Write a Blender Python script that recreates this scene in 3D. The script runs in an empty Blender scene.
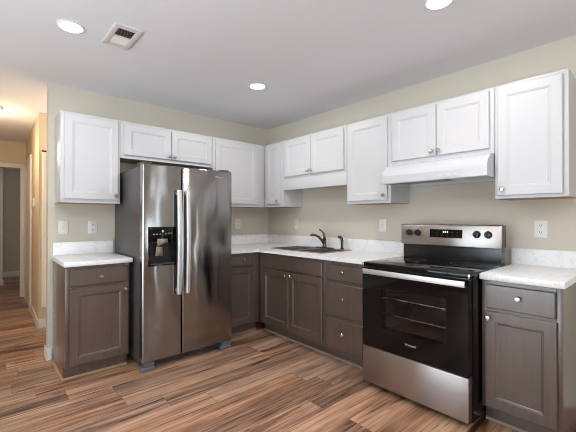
import bpy, bmesh, math, random
from mathutils import Vector, Matrix
random.seed(7)
D = bpy.data
S = bpy.context.scene
COL = S.collection
PI = math.pi

# ------------------------------------------------------------------ camera, world, exposure
cam_d = D.cameras.new('camera')
cam = D.objects.new('camera', cam_d)
COL.objects.link(cam)
cam_d.sensor_width = 36.0
cam_d.sensor_fit = 'HORIZONTAL'
cam_d.lens = 343.6 / 576 * 36
cam_d.clip_start = 0.05
cam.location = (-2.895, -3.659, 1.249)
cam.rotation_euler = (math.radians(90.295), 0, math.radians(-41.623))
S.camera = cam
S.view_settings.view_transform = 'Standard'
S.view_settings.look = 'None'
S.view_settings.exposure = -0.06
S.view_settings.gamma = 1.0
S.view_settings.use_curve_mapping = False
S.cycles.use_denoising = True
S.cycles.filter_width = 1.0
S.cycles.max_bounces = 10
S.cycles.diffuse_bounces = 6
S.cycles.glossy_bounces = 5
S.cycles.transparent_max_bounces = 12
S.cycles.sample_clamp_indirect = 6.0
S.cycles.caustics_reflective = False
S.cycles.caustics_refractive = False

world = D.worlds.new('daylight')
S.world = world
world.use_nodes = True
bg = world.node_tree.nodes['Background']
bg.inputs['Strength'].default_value = 1.0
_nt = world.node_tree
_tc = _nt.nodes.new('ShaderNodeTexCoord')
_sx = _nt.nodes.new('ShaderNodeSeparateXYZ')
_cr = _nt.nodes.new('ShaderNodeValToRGB')
_nt.links.new(_tc.outputs['Generated'], _sx.inputs[0])
_mr = _nt.nodes.new('ShaderNodeMapRange')
_mr.inputs[1].default_value = -0.06
_mr.inputs[2].default_value = 0.06
_nt.links.new(_sx.outputs[2], _mr.inputs[0])
_nt.links.new(_mr.outputs[0], _cr.inputs[0])
SKY, GROUND_FILL = 4.5, 9.8           # overcast sky above; lower half made brighter, fill added for the ceiling
_cr.color_ramp.elements[0].color = (0.84 * GROUND_FILL, 0.93 * GROUND_FILL, 1.0 * GROUND_FILL, 1)
_cr.color_ramp.elements[1].color = (0.80 * SKY, 0.92 * SKY, 1.05 * SKY, 1)
_nt.links.new(_cr.outputs[0], bg.inputs['Color'])

DAYLIGHT = []      # window portals are added with the windows


def light(name, kind, loc, energy, color=(1, 1, 1), rot=(0, 0, 0), **kw):
    l = D.lights.new(name, kind)
    l.energy = energy
    l.color = color
    for k, v in kw.items():
        setattr(l, k, v)
    o = D.objects.new(name, l)
    COL.objects.link(o)
    o.location = loc
    o.rotation_euler = rot
    return o


# ceiling downlights (first three sit just below their diffusers; last is unseen, without fixture)
LAMPS = [(-2.487, -1.158), (-1.035, -1.150), (-1.018, -2.800), (-2.487, -2.800)]
CEIL = 2.444
for i, (x, y) in enumerate(LAMPS):
    light('downlight_lamp', 'AREA', (x, y, CEIL - 0.012), 9.0, (1.0, 0.95, 0.90), shape='DISK', size=0.12)
# unseen extra lamps added behind the camera for more light, no fixtures
for i, (x, y) in enumerate([(-1.6, -5.4), (-3.6, -5.4)]):
    light('downlight_lamp', 'AREA', (x, y, CEIL - 0.012), 9.0, (1.0, 0.95, 0.90), shape='DISK', size=0.12)
# unseen upward fill lights added to brighten the ceiling, no fixtures
for (x, y, e_) in [(-4.1, -2.6, 24.0), (-3.4, -4.3, 108.0)]:
    light('ceiling_fill_light', 'AREA', (x, y, 1.70), e_, (0.82, 0.92, 1.0), (PI, 0, 0), shape='DISK', size=0.35)
# warm bulbs of the hallway
light('hall_lamp', 'POINT', (-2.86, 1.30, CEIL - 0.42), 16.0, (1.0, 0.80, 0.57), shadow_soft_size=0.06)
light('hall_lamp', 'POINT', (-1.9, 0.55, 2.05), 14.0, (1.0, 0.80, 0.58), shadow_soft_size=0.06)
# dim room past the hallway
light('bedroom_lamp', 'POINT', (-3.6, 4.6, 2.2), 5.0, (1.0, 0.85, 0.68), shadow_soft_size=0.1)


# ------------------------------------------------------------------ materials
def srgb(r, g, b):
    f = lambda c: (c / 255 / 12.92) if c / 255 <= 0.04045 else ((c / 255 + 0.055) / 1.055) ** 2.4
    return (f(r), f(g), f(b), 1)


def mat(name, col=(0.8, 0.8, 0.8, 1), rough=0.5, metal=0.0, spec=0.5, emit=None, estr=0.0, noise=0.0, nscale=30, bump=0.0, coat=0.0):
    m = D.materials.new(name)
    m.use_nodes = True
    nt = m.node_tree
    b = nt.nodes['Principled BSDF']
    b.inputs['Base Color'].default_value = col
    b.inputs['Roughness'].default_value = rough
    b.inputs['Metallic'].default_value = metal
    b.inputs['Specular IOR Level'].default_value = spec
    b.inputs['Coat Weight'].default_value = coat
    b.inputs['Coat Roughness'].default_value = 0.24
    if emit:
        b.inputs['Emission Color'].default_value = emit
        b.inputs['Emission Strength'].default_value = estr
    tc = nt.nodes.new('ShaderNodeTexCoord')
    nz = nt.nodes.new('ShaderNodeTexNoise')
    nz.inputs['Scale'].default_value = nscale
    nz.inputs['Detail'].default_value = 3
    nt.links.new(tc.outputs['Object'], nz.inputs['Vector'])
    if noise > 0:
        mx = nt.nodes.new('ShaderNodeMix')
        mx.data_type = 'RGBA'
        mx.inputs[6].default_value = tuple(c * (1 - noise) for c in col[:3]) + (1,)
        mx.inputs[7].default_value = tuple(min(1, c * (1 + noise)) for c in col[:3]) + (1,)
        nt.links.new(nz.outputs['Fac'], mx.inputs[0])
        nt.links.new(mx.outputs[2], b.inputs['Base Color'])
    if bump > 0:
        bp = nt.nodes.new('ShaderNodeBump')
        bp.inputs['Strength'].default_value = bump
        bp.inputs['Distance'].default_value = 0.002
        nt.links.new(nz.outputs['Fac'], bp.inputs['Height'])
        nt.links.new(bp.outputs['Normal'], b.inputs['Normal'])
    return m


def nodes(m):
    nt = m.node_tree
    return nt, nt.nodes, nt.links, nt.nodes['Principled BSDF']


def math_node(nt, op, a, b=None):
    n = nt.nodes.new('ShaderNodeMath')
    n.operation = op
    for i, v in enumerate((a, b)):
        if v is None:
            continue
        if isinstance(v, (int, float)):
            n.inputs[i].default_value = v
        else:
            nt.links.new(v, n.inputs[i])
    return n.outputs[0]


def ramp(nt, fac, stops):
    r = nt.nodes.new('ShaderNodeValToRGB')
    el = r.color_ramp.elements
    while len(el) < len(stops):
        el.new(0.5)
    for e, (p, c) in zip(el, stops):
        e.position = p
        e.color = c
    nt.links.new(fac, r.inputs[0])
    return r.outputs[0]


M = {}
M['wall'] = mat('greige_wall_paint', srgb(200, 193, 179), 0.75, noise=0.02, nscale=6, bump=0.06, spec=0.3)
M['hallwall'] = mat('cream_hall_paint', srgb(212, 196, 168), 0.75, noise=0.02, nscale=6, spec=0.3)
M['ceiling'] = mat('white_ceiling_paint', srgb(228, 229, 234), 0.85, noise=0.015, nscale=4, spec=0.2)
M['trim'] = mat('white_trim_paint', srgb(232, 228, 222), 0.4)
M['white'] = mat('white_cabinet_paint', srgb(197, 197, 200), 0.38, noise=0.008, nscale=8)
M['whiteplastic'] = mat('white_plastic', srgb(222, 219, 214), 0.35)
M['slot'] = mat('dark_slot', srgb(40, 38, 36), 0.6)
M['hood'] = mat('white_enamel', srgb(200, 201, 206), 0.25, noise=0.005)
M['grey_filter'] = mat('grey_mesh_filter', srgb(150, 152, 156), 0.45, metal=0.6, noise=0.15, nscale=160)
M['rawwood'] = mat('raw_wood', srgb(168, 134, 100), 0.6, noise=0.12, nscale=18)
M['shoegrey'] = mat('weathered_shoe_wood', srgb(126, 112, 100), 0.6, noise=0.1, nscale=18)
M['ventmetal'] = mat('painted_vent_metal', srgb(214, 208, 206), 0.5)
M['nickel'] = mat('satin_nickel', srgb(200, 196, 190), 0.18, metal=1.0, noise=0.02)
M['darknickel'] = mat('dark_bronze_metal', srgb(92, 82, 74), 0.24, metal=1.0, noise=0.05)
M['black'] = mat('black_enamel', srgb(17, 16, 17), 0.18, noise=0.05)
M['blackglass'] = mat('black_glass', srgb(9, 8, 9), 0.05, spec=0.3, noise=0.02)
M['blackplastic'] = mat('black_plastic', srgb(13, 13, 14), 0.32, noise=0.05)
M['darkgrey'] = mat('dark_grey_plastic', srgb(62, 64, 68), 0.5, noise=0.04)
M['footgrey'] = mat('grey_foot_plastic', srgb(98, 101, 108), 0.45, noise=0.03)
M['fridgeside'] = mat('grey_fridge_side', srgb(84, 80, 78), 0.42, noise=0.03, nscale=60, metal=0.3)
M['switchgrey'] = mat('pale_grey_plastic', srgb(196, 199, 206), 0.35)
M['icon'] = mat('pale_icon_print', srgb(190, 195, 200), 0.4)
M['display'] = mat('lit_display', srgb(200, 225, 235), 0.4, emit=(0.75, 0.92, 1, 1), estr=1.2)
M['lampglow'] = mat('lamp_diffuser', (1, 1, 1, 1), 0.5, emit=(1.0, 0.95, 0.88, 1), estr=14.0)
M['hallglow'] = mat('warm_globe', (1, 0.9, 0.75, 1), 0.4, emit=(1.0, 0.76, 0.48, 1), estr=2.0)
M['duct'] = mat('duct_shade', srgb(30, 28, 28), 0.9)  # near-black colour standing for the shade inside the vent
M['oven'] = mat('oven_enamel', srgb(112, 106, 108), 0.35, noise=0.15, nscale=40)
M['chrome'] = mat('chrome', srgb(215, 215, 215), 0.1, metal=1.0)
M['basin'] = mat('stainless_basin', srgb(176, 170, 166), 0.34, metal=1.0, noise=0.05)


def stain_wood():
    m = mat('grey_brown_stained_wood', rough=0.34, spec=0.8, coat=0.9)
    nt, N, L, b = nodes(m)
    tc = N.new('ShaderNodeTexCoord')
    mp = N.new('ShaderNodeMapping')
    mp.inputs['Scale'].default_value = (26, 26, 1.6)
    L.new(tc.outputs['Object'], mp.inputs[0])
    n1 = N.new('ShaderNodeTexNoise')
    n1.inputs['Scale'].default_value = 1.6
    n1.inputs['Detail'].default_value = 5
    L.new(mp.outputs[0], n1.inputs['Vector'])
    n2 = N.new('ShaderNodeTexNoise')
    n2.inputs['Scale'].default_value = 5
    L.new(tc.outputs['Object'], n2.inputs['Vector'])
    f = math_node(nt, 'ADD', math_node(nt, 'MULTIPLY', n1.outputs['Fac'], 0.6), math_node(nt, 'MULTIPLY', n2.outputs['Fac'], 0.4))
    c = ramp(nt, f, [(0.3, srgb(66, 52, 45)), (0.7, srgb(86, 70, 62))])
    L.new(c, b.inputs['Base Color'])
    return m


M['stain'] = stain_wood()
M['staindark'] = mat('dark_toe_kick', srgb(62, 54, 50), 0.5, noise=0.08)


def counter_mat():
    m = mat('white_marbled_laminate', rough=0.3)
    nt, N, L, b = nodes(m)
    tc = N.new('ShaderNodeTexCoord')
    n1 = N.new('ShaderNodeTexNoise')
    n1.inputs['Scale'].default_value = 7
    n1.inputs['Detail'].default_value = 7
    n1.inputs['Distortion'].default_value = 1.4
    L.new(tc.outputs['Object'], n1.inputs['Vector'])
    c = ramp(nt, n1.outputs['Fac'], [(0.34, srgb(236, 235, 235)), (0.49, srgb(237, 236, 236)), (0.53, srgb(224, 225, 228)), (0.58, srgb(236, 236, 236))])
    L.new(c, b.inputs['Base Color'])
    return m


M['counter'] = counter_mat()


ANISO_ROT = 0.25


def steel(name, col, rough, wav, seed=0.0, aniso=0.0):
    m = mat(name, col, rough, metal=1.0)
    nt, N, L, b = nodes(m)
    tc = N.new('ShaderNodeTexCoord')
    if aniso:
        tg = N.new('ShaderNodeTangent')
        tg.direction_type = 'RADIAL'
        tg.axis = 'Z'
        L.new(tg.outputs[0], b.inputs['Tangent'])
        b.inputs['Anisotropic'].default_value = aniso
        b.inputs['Anisotropic Rotation'].default_value = ANISO_ROT
    # fine brushing in the roughness
    mp = N.new('ShaderNodeMapping')
    mp.inputs['Scale'].default_value = (900, 900, 2)
    L.new(tc.outputs['Object'], mp.inputs[0])
    n1 = N.new('ShaderNodeTexNoise')
    n1.inputs['Scale'].default_value = 1.0
    L.new(mp.outputs[0], n1.inputs['Vector'])
    L.new(math_node(nt, 'ADD', math_node(nt, 'MULTIPLY', n1.outputs['Fac'], 0.02), rough - 0.01), b.inputs['Roughness'])
    # gentle oil-canning of the sheet metal
    mp2 = N.new('ShaderNodeMapping')
    mp2.inputs['Scale'].default_value = (4.0, 4.0, 1.9)
    mp2.inputs['Location'].default_value = (seed, seed, seed)
    L.new(tc.outputs['Object'], mp2.inputs[0])
    n2 = N.new('ShaderNodeTexNoise')
    n2.inputs['Scale'].default_value = 1.0
    n2.inputs['Detail'].default_value = 1.0
    L.new(mp2.outputs[0], n2.inputs['Vector'])
    bp = N.new('ShaderNodeBump')
    bp.inputs['Strength'].default_value = 1.0
    bp.inputs['Distance'].default_value = wav
    L.new(n2.outputs['Fac'], bp.inputs['Height'])
    L.new(bp.outputs['Normal'], b.inputs['Normal'])
    return m


M['steel'] = steel('brushed_stainless', srgb(152, 149, 148), 0.15, 0.011, 0.0, 0.93)
M['steel2'] = steel('brushed_stainless_range', srgb(168, 161, 157), 0.32, 0.005, 3.0, 0.8)
M['handle'] = steel('polished_handle_steel', srgb(226, 226, 227), 0.46, 0.0)


def floor_mat():
    m = mat('warm_wood_plank_floor', rough=0.42)
    nt, N, L, b = nodes(m)
    tc = N.new('ShaderNodeTexCoord')
    sx = N.new('ShaderNodeSeparateXYZ')
    L.new(tc.outputs['Object'], sx.inputs[0])
    X, Y = sx.outputs[0], sx.outputs[1]
    W, LEN = 0.178, 1.22
    yr = math_node(nt, 'DIVIDE', Y, W)
    row = math_node(nt, 'FLOOR', yr)
    wn = N.new('ShaderNodeTexWhiteNoise')
    wn.noise_dimensions = '1D'
    L.new(row, wn.inputs['W'])
    xr = math_node(nt, 'ADD', math_node(nt, 'DIVIDE', X, LEN), math_node(nt, 'MULTIPLY', wn.outputs['Value'], 7.3))
    col = math_node(nt, 'FLOOR', xr)
    cb = N.new('ShaderNodeCombineXYZ')
    L.new(row, cb.inputs[0])
    L.new(col, cb.inputs[1])
    w2 = N.new('ShaderNodeTexWhiteNoise')
    w2.noise_dimensions = '2D'
    L.new(cb.outputs[0], w2.inputs['Vector'])
    R = w2.outputs['Value']

    def grain(sx_, sy_, detail, dist, k):
        c = N.new('ShaderNodeCombineXYZ')
        L.new(math_node(nt, 'ADD', math_node(nt, 'MULTIPLY', X, sx_), math_node(nt, 'MULTIPLY', R, 37.0 + k)), c.inputs[0])
        L.new(math_node(nt, 'ADD', math_node(nt, 'MULTIPLY', Y, sy_), math_node(nt, 'MULTIPLY', R, 11.0 * k)), c.inputs[1])
        n = N.new('ShaderNodeTexNoise')
        n.inputs['Scale'].default_value = 1.0
        n.inputs['Detail'].default_value = detail
        n.inputs['Distortion'].default_value = dist
        L.new(c.outputs[0], n.inputs['Vector'])
        return n.outputs['Fac']
    g1 = grain(1.1, 19, 6, 0.7, 1)
    g2 = grain(2.5, 75, 3, 0.2, 2)
    g3 = grain(0.9, 7.5, 4, 0.9, 3)
    mixv = math_node(nt, 'ADD', math_node(nt, 'MULTIPLY', g1, 0.56), math_node(nt, 'MULTIPLY', g2, 0.44))
    mixv = math_node(nt, 'ADD', mixv, math_node(nt, 'MULTIPLY', math_node(nt, 'SUBTRACT', R, 0.5), 0.18))
    base = ramp(nt, mixv, [(0.33, srgb(82, 54, 40)), (0.42, srgb(128, 90, 66)), (0.51, srgb(164, 121, 93)), (0.64, srgb(200, 157, 126))])
    # greyer planks
    gm = N.new('ShaderNodeMix')
    gm.data_type = 'RGBA'
    L.new(math_node(nt, 'MULTIPLY', math_node(nt, 'FRACT', math_node(nt, 'MULTIPLY', R, 5.77)), 0.75), gm.inputs[0])
    L.new(base, gm.inputs[6])
    gray = ramp(nt, mixv, [(0.34, srgb(88, 68, 57)), (0.64, srgb(178, 150, 130))])
    L.new(gray, gm.inputs[7])
    # dark hickory streaks
    st = ramp(nt, g3, [(0.30, (0.22, 0.15, 0.11, 1)), (0.35, (0.62, 0.55, 0.50, 1)), (0.43, (1, 1, 1, 1))])
    mm = N.new('ShaderNodeMix')
    mm.data_type = 'RGBA'
    mm.blend_type = 'MULTIPLY'
    mm.inputs[0].default_value = 1.0
    L.new(gm.outputs[2], mm.inputs[6])
    L.new(st, mm.inputs[7])
    # thin dark cracks and knots
    g4 = grain(1.3, 26, 4, 2.2, 4)
    ck = ramp(nt, g4, [(0.30, (0.20, 0.14, 0.10, 1)), (0.36, (1, 1, 1, 1))])
    m4 = N.new('ShaderNodeMix')
    m4.data_type = 'RGBA'
    m4.blend_type = 'MULTIPLY'
    m4.inputs[0].default_value = 1.0
    L.new(mm.outputs[2], m4.inputs[6])
    L.new(ck, m4.inputs[7])
    mm = m4
    # seams between planks
    fy = math_node(nt, 'FRACT', yr)
    fx = math_node(nt, 'FRACT', xr)
    ey = math_node(nt, 'LESS_THAN', fy, 0.018)
    ex = math_node(nt, 'LESS_THAN', fx, 0.0022)
    seam = math_node(nt, 'MAXIMUM', ey, ex)
    m3 = N.new('ShaderNodeMix')
    m3.data_type = 'RGBA'
    L.new(math_node(nt, 'MULTIPLY', seam, 0.7), m3.inputs[0])
    L.new(mm.outputs[2], m3.inputs[6])
    m3.inputs[7].default_value = srgb(64, 44, 34)
    L.new(m3.outputs[2], b.inputs['Base Color'])
    L.new(math_node(nt, 'ADD', math_node(nt, 'MULTIPLY', g2, 0.14), 0.26), b.inputs['Roughness'])
    return m


M['floor'] = floor_mat()


def glass(name, tint, rough, fac):
    m = D.materials.new(name)
    m.use_nodes = True
    nt = m.node_tree
    nt.nodes.clear()
    out = nt.nodes.new('ShaderNodeOutputMaterial')
    tr = nt.nodes.new('ShaderNodeBsdfTransparent')
    tr.inputs[0].default_value = tint
    gl = nt.nodes.new('ShaderNodeBsdfGlossy')
    gl.inputs['Roughness'].default_value = rough
    lw = nt.nodes.new('ShaderNodeLayerWeight')
    lw.inputs[0].default_value = 0.5
    mx = nt.nodes.new('ShaderNodeMixShader')
    k = math_node(nt, 'ADD', math_node(nt, 'MULTIPLY', math_node(nt, 'POWER', lw.outputs['Facing'], 5.0), 0.95), 0.04)
    k = math_node(nt, 'MULTIPLY', k, fac)
    nt.links.new(k, mx.inputs[0])
    nt.links.new(tr.outputs[0], mx.inputs[1])
    nt.links.new(gl.outputs[0], mx.inputs[2])
    nt.links.new(mx.outputs[0], out.inputs[0])
    return m


M['pane'] = glass('clear_window_glass', (0.95, 0.97, 0.97, 1), 0.0, 1.0)
M['ovenglass'] = glass('smoked_oven_glass', (0.76, 0.74, 0.75, 1), 0.03, 0.7)
M['curtain'] = mat('beige_curtain_cloth', srgb(240, 230, 212), 0.9, noise=0.05, nscale=20)


# ------------------------------------------------------------------ mesh helpers
class MB:
    def __init__(self):
        self.bm = bmesh.new()

    def _bev(self, faces, bev, seg=2):
        if bev > 0:
            es = list({e for f in faces for e in f.edges})
            bmesh.ops.bevel(self.bm, geom=es, offset=bev, segments=seg, profile=0.5, affect='EDGES', clamp_overlap=True)

    def box(self, x0, x1, y0, y1, z0, z1, bev=0.0, seg=2):
        bm = self.bm
        v = [bm.verts.new((x, y, z)) for x in (x0, x1) for y in (y0, y1) for z in (z0, z1)]
        idx = [(0, 1, 3, 2), (4, 6, 7, 5), (0, 4, 5, 1), (2, 3, 7, 6), (0, 2, 6, 4), (1, 5, 7, 3)]
        fs = [bm.faces.new([v[i] for i in q]) for q in idx]
        self._bev(fs, bev, seg)
        return self

    def prism(self, pts, axis, a, b, bev=0.0):
        """polygon pts in the two remaining axes (cyclic order), extruded along axis from a to b"""
        bm = self.bm
        ax = 'xyz'.index(axis)
        o = [(1, 2), (0, 2), (0, 1)][ax]

        def mk(p, t):
            c = [0, 0, 0]
            c[ax] = t
            c[o[0]], c[o[1]] = p
            return bm.verts.new(c)
        r0 = [mk(p, a) for p in pts]
        r1 = [mk(p, b) for p in pts]
        n = len(pts)
        fs = [bm.faces.new(r0), bm.faces.new(r1[::-1])]
        for i in range(n):
            fs.append(bm.faces.new((r0[i], r0[(i + 1) % n], r1[(i + 1) % n], r1[i])))
        self._bev(fs, bev)
        return self

    def lathe(self, prof, center, axis='z', seg=24, close=True):
        """prof: (radius, height) along axis"""
        bm = self.bm
        rings = []
        ax = {'z': Matrix.Identity(3), 'y': Matrix.Rotation(PI / 2, 3, 'X'), 'x': Matrix.Rotation(PI / 2, 3, 'Y')}[axis]
        c = Vector(center)
        for r, h in prof:
            if r < 1e-6:
                rings.append([bm.verts.new(c + ax @ Vector((0, 0, h)))])
            else:
                rings.append([bm.verts.new(c + ax @ Vector((r * math.cos(2 * PI * k / seg), r * math.sin(2 * PI * k / seg), h))) for k in range(seg)])
        for a, b in zip(rings, rings[1:]):
            for k in range(seg):
                k2 = (k + 1) % seg
                if len(a) == 1 and len(b) > 1:
                    bm.faces.new((a[0], b[k], b[k2]))
                elif len(b) == 1 and len(a) > 1:
                    bm.faces.new((a[k], a[k2], b[0]))
                elif len(a) > 1:
                    bm.faces.new((a[k], a[k2], b[k2], b[k]))
        if close:
            for r in (rings[0], rings[-1]):
                if len(r) > 1:
                    bm.faces.new(r)
        return self

    def tube(self, pts, rad, seg=12):
        bm = self.bm
        pts = [Vector(p) for p in pts]
        rads = rad if isinstance(rad, (list, tuple)) else [rad] * len(pts)
        rings = []
        up = None
        for i, p in enumerate(pts):
            t = (pts[min(i + 1, len(pts) - 1)] - pts[max(i - 1, 0)]).normalized()
            if up is None:
                ref = Vector((0, 0, 1)) if abs(t.z) < 0.9 else Vector((1, 0, 0))
                up = (ref - t * ref.dot(t)).normalized()
            else:
                up = (up - t * up.dot(t)).normalized()
            s = t.cross(up)
            rings.append([bm.verts.new(p + (up * math.cos(2 * PI * k / seg) + s * math.sin(2 * PI * k / seg)) * rads[i]) for k in range(seg)])
        for a, b in zip(rings, rings[1:]):
            for k in range(seg):
                bm.faces.new((a[k], a[(k + 1) % seg], b[(k + 1) % seg], b[k]))
        bm.faces.new(rings[0])
        bm.faces.new(rings[-1])
        return self

    def panel_door(self, x0, x1, z0, z1, yb, t=0.019, stile=0.057, rec=0.007):
        """flat recessed-panel door lying in the local xz plane, back at yb, front towards -y"""
        bm = self.bm
        yf = yb - t

        def ring(i, y):
            return [bm.verts.new((x, y, z)) for x, z in ((x0 + i, z0 + i), (x1 - i, z0 + i), (x1 - i, z1 - i), (x0 + i, z1 - i))]
        rs = [ring(0, yb), ring(0, yf + 0.005), ring(0.004, yf)]
        if stile:
            rs += [ring(stile, yf), ring(stile + 0.003, yf + 0.003), ring(stile + 0.009, yf + 0.0035), ring(stile + 0.014, yf + rec)]
        bm.faces.new(rs[0])
        for a, b in zip(rs, rs[1:]):
            for k in range(4):
                bm.faces.new((a[k], a[(k + 1) % 4], b[(k + 1) % 4], b[k]))
        bm.faces.new(rs[-1])
        return self

    def build(self, name, material, parent=None, smooth=True):
        bm = self.bm
        bmesh.ops.recalc_face_normals(bm, faces=bm.faces)
        me = D.meshes.new(name)
        bm.to_mesh(me)
        bm.free()
        me.materials.append(material)
        if smooth:
            me.polygons.foreach_set('use_smooth', [True] * len(me.polygons))
            try:
                me.set_sharp_from_angle(angle=math.radians(32))
            except Exception:
                pass
        o = D.objects.new(name, me)
        COL.objects.link(o)
        if parent:
            o.parent = parent
        return o


def carve(o, boxes):
    """boolean-cut axis aligned boxes out of o (in o's own coordinates)"""
    cut = MB()
    for b in boxes:
        cut.box(*b)
    c = cut.build('cut', M['black'])
    if o.parent:
        c.parent = o.parent
    md = o.modifiers.new('cut', 'BOOLEAN')
    md.operation = 'DIFFERENCE'
    md.solver = 'EXACT'
    md.object = c
    bpy.context.view_layer.update()
    dg = bpy.context.evaluated_depsgraph_get()
    me = D.meshes.new_from_object(o.evaluated_get(dg))
    o.modifiers.clear()
    old = o.data
    o.data = me
    me.name = o.name
    me.polygons.foreach_set('use_smooth', [False] * len(me.polygons))
    D.meshes.remove(old)
    D.objects.remove(c)
    return o


def thing(name, label, cat, loc, rz=0.0, group=None):
    o = D.objects.new(name, None)
    o.empty_display_size = 0.1
    COL.objects.link(o)
    o.location = loc
    o.rotation_euler = (0, 0, rz)
    return tag(o, label, cat, group)


def tag(o, label, cat, group=None):
    o['label'] = label
    o['category'] = cat
    if group:
        o['group'] = group
    return o


def struct(o):
    o['kind'] = 'structure'
    return o


def text_mesh(name, s, size, material, parent, matrix, extrude=0.0004):
    cu = D.curves.new(name, 'FONT')
    cu.body = s
    cu.size = size
    cu.extrude = extrude
    cu.align_x = 'CENTER'
    cu.align_y = 'CENTER'
    t = D.objects.new(name, cu)
    COL.objects.link(t)
    bpy.context.view_layer.update()
    dg = bpy.context.evaluated_depsgraph_get()
    me = D.meshes.new_from_object(t.evaluated_get(dg))
    D.objects.remove(t)
    me.transform(matrix)
    me.materials.clear()
    me.materials.append(material)
    o = D.objects.new(name, me)
    COL.objects.link(o)
    o.parent = parent
    return o


# ------------------------------------------------------------------ structure
WX = -2.465          # end of the kitchen back wall at the hall opening
HX = -2.420          # hallway right wall
LX = -4.8            # far left wall of the open living area
BY = -7.2            # wall behind the camera
HY0, HY1 = 1.12, 3.2
RH = 5.75


def sbox(name, m, *b, bev=0.0):
    return struct(MB().box(*b, bev=bev).build(name, m))


sbox('floor', M['floor'], LX, 0.0, BY, RH, -0.06, 0.0)
sbox('ceiling', M['ceiling'], LX, 0.0, BY, RH, CEIL, CEIL + 0.08)
sbox('wall_back', M['wall'], WX, -0.0, 0.0, 0.115, 0.0, CEIL)


def wall_holes(name, m, plane, t0, t1, a0, a1, holes):
    """wall slab spanning a0..a1 with rectangular window holes (a,b,z0,z1)"""
    mb = MB()

    def put(a, b, z0, z1):
        if b - a < 1e-4 or z1 - z0 < 1e-4:
            return
        if plane == 'x':
            mb.box(t0, t1, a, b, z0, z1)
        else:
            mb.box(a, b, t0, t1, z0, z1)
    cur = a0
    for (a, b, z0, z1) in sorted(holes):
        put(cur, a, 0, CEIL)
        put(a, b, 0, z0)
        put(a, b, z1, CEIL)
        cur = b
    put(cur, a1, 0, CEIL)
    return struct(mb.build(name, m))


WIN_R = [(-5.87, -5.35, 0.04, 2.10)]
WIN_L = [(-2.95, -1.15, 0.04, 2.10)]
WIN_B = [(-4.4, -2.6, 0.1, 2.1)]
wall_holes('wall_right', M['wall'], 'x', 0.0, 0.12, BY, 0.115, WIN_R)
wall_holes('wall_left', M['wall'], 'x', LX - 0.12, LX, BY, 0.115, WIN_L)
wall_holes('wall_rear', M['wall'], 'y', BY - 0.12, BY, LX - 0.12, 0.12, WIN_B)
sbox('wall_front', M['wall'], LX, -3.45, 0.0, 0.115, 0.0, CEIL)
# hallway
sbox('wall_hall_left', M['hallwall'], -3.565, -3.45, 0.116, HY1, 0.0, CEIL)
SK = 0.0168          # the hall side wall drifts slightly outwards


def hx(y):
    return HX + (y - HY0) * SK


def hbox(mb, d0, d1, y0, y1, z0, z1):
    return mb.prism([(hx(y0) + d0, y0), (hx(y0) + d1, y0), (hx(y1) + d1, y1), (hx(y1) + d0, y1)], 'z', z0, z1)


struct(hbox(MB(), 0.0, 0.115, HY0, HY1, 0.0, CEIL).build('wall_hall_right', M['hallwall']))
sbox('wall_hall_side', M['hallwall'], HX + 0.116, -0.75, HY0, HY0 + 0.115, 0.0, CEIL)
sbox('wall_hall_end', M['hallwall'], -0.86, -0.75, 0.116, HY0 - 0.001, 0.0, CEIL)
mb = MB()
DX0, DX1, DZ = -3.25, -2.452, 2.03

mb.box(-3.45, DX0, HY1, HY1 + 0.115, 0, CEIL)
mb.box(DX1, HX + 0.115, HY1, HY1 + 0.115, 0, CEIL)
mb.box(DX0, DX1, HY1, HY1 + 0.115, DZ, CEIL)
struct(mb.build('wall_hall_far', M['hallwall']))
# room past the hallway
sbox('wall_bedroom_far', M['wall'], -5.0, -1.0, RH - 0.1, RH, 0, CEIL)
sbox('wall_bedroom_right', M['wall'], -1.1, -1.0, HY1 + 0.115, RH - 0.1, 0, CEIL)
sbox('wall_bedroom_left', M['wall'], -5.0, -4.9, HY1 + 0.115, RH - 0.1, 0, CEIL)
sbox('wall_bedroom_near', M['wall'], -4.9, -3.46, HY1 + 0.0, HY1 + 0.115, 0, CEIL)
sbox('wall_bedroom_near_side', M['wall'], HX + 0.116, -1.1, HY1 + 0.0, HY1 + 0.115, 0, CEIL)
sbox('wall_closet', M['trim'], -3.3, -2.615, 4.60, 4.70, 0, CEIL)

# trim
bz = 0.10
mb = MB()
mb.box(WX - 0.013, WX - 0.0005, -0.013, 0.128, 0, bz, bev=0.004)
mb.box(WX - 0.0125, -2.436, -0.013, -0.0005, 0, bz, bev=0.004)
struct(mb.build('baseboard_back', M['trim']))
mb = MB()
hbox(mb, -0.013, -0.0005, HY0 - 0.013, 2.05, 0, bz)
mb.box(HX - 0.0125, -0.87, HY0 - 0.013, HY0 - 0.0005, 0, bz, bev=0.004)
struct(mb.build('baseboard_hall', M['trim']))
sbox('baseboard_bedroom', M['trim'], -4.9, -1.1, RH - 0.114, RH - 0.1005, 0, bz + 0.02, bev=0.004)
sbox('baseboard_closet', M['trim'], -3.31, -2.602, 4.586, 4.5995, 0, bz, bev=0.004)
sbox('baseboard_right', M['trim'], -0.0135, -0.0005, -4.95, -3.30, 0, bz, bev=0.004)
sbox('baseboard_front', M['trim'], LX + 0.01, -3.46, -0.0135, -0.0005, 0, bz, bev=0.004)
# doorway casing at the end of the hall
mb = MB()
cw = 0.066
mb.box(DX1, DX1 + cw, HY1 - 0.018, HY1 - 0.0005, 0, DZ + cw, bev=0.004)
mb.box(DX0 - cw, DX0, HY1 - 0.018, HY1 - 0.0005, 0, DZ + cw, bev=0.004)
mb.box(DX0 + 0.0005, DX1 - 0.0005, HY1 - 0.018, HY1 - 0.0005, DZ, DZ + cw, bev=0.004)
struct(mb.build('trim_1', M['trim']))
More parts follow.
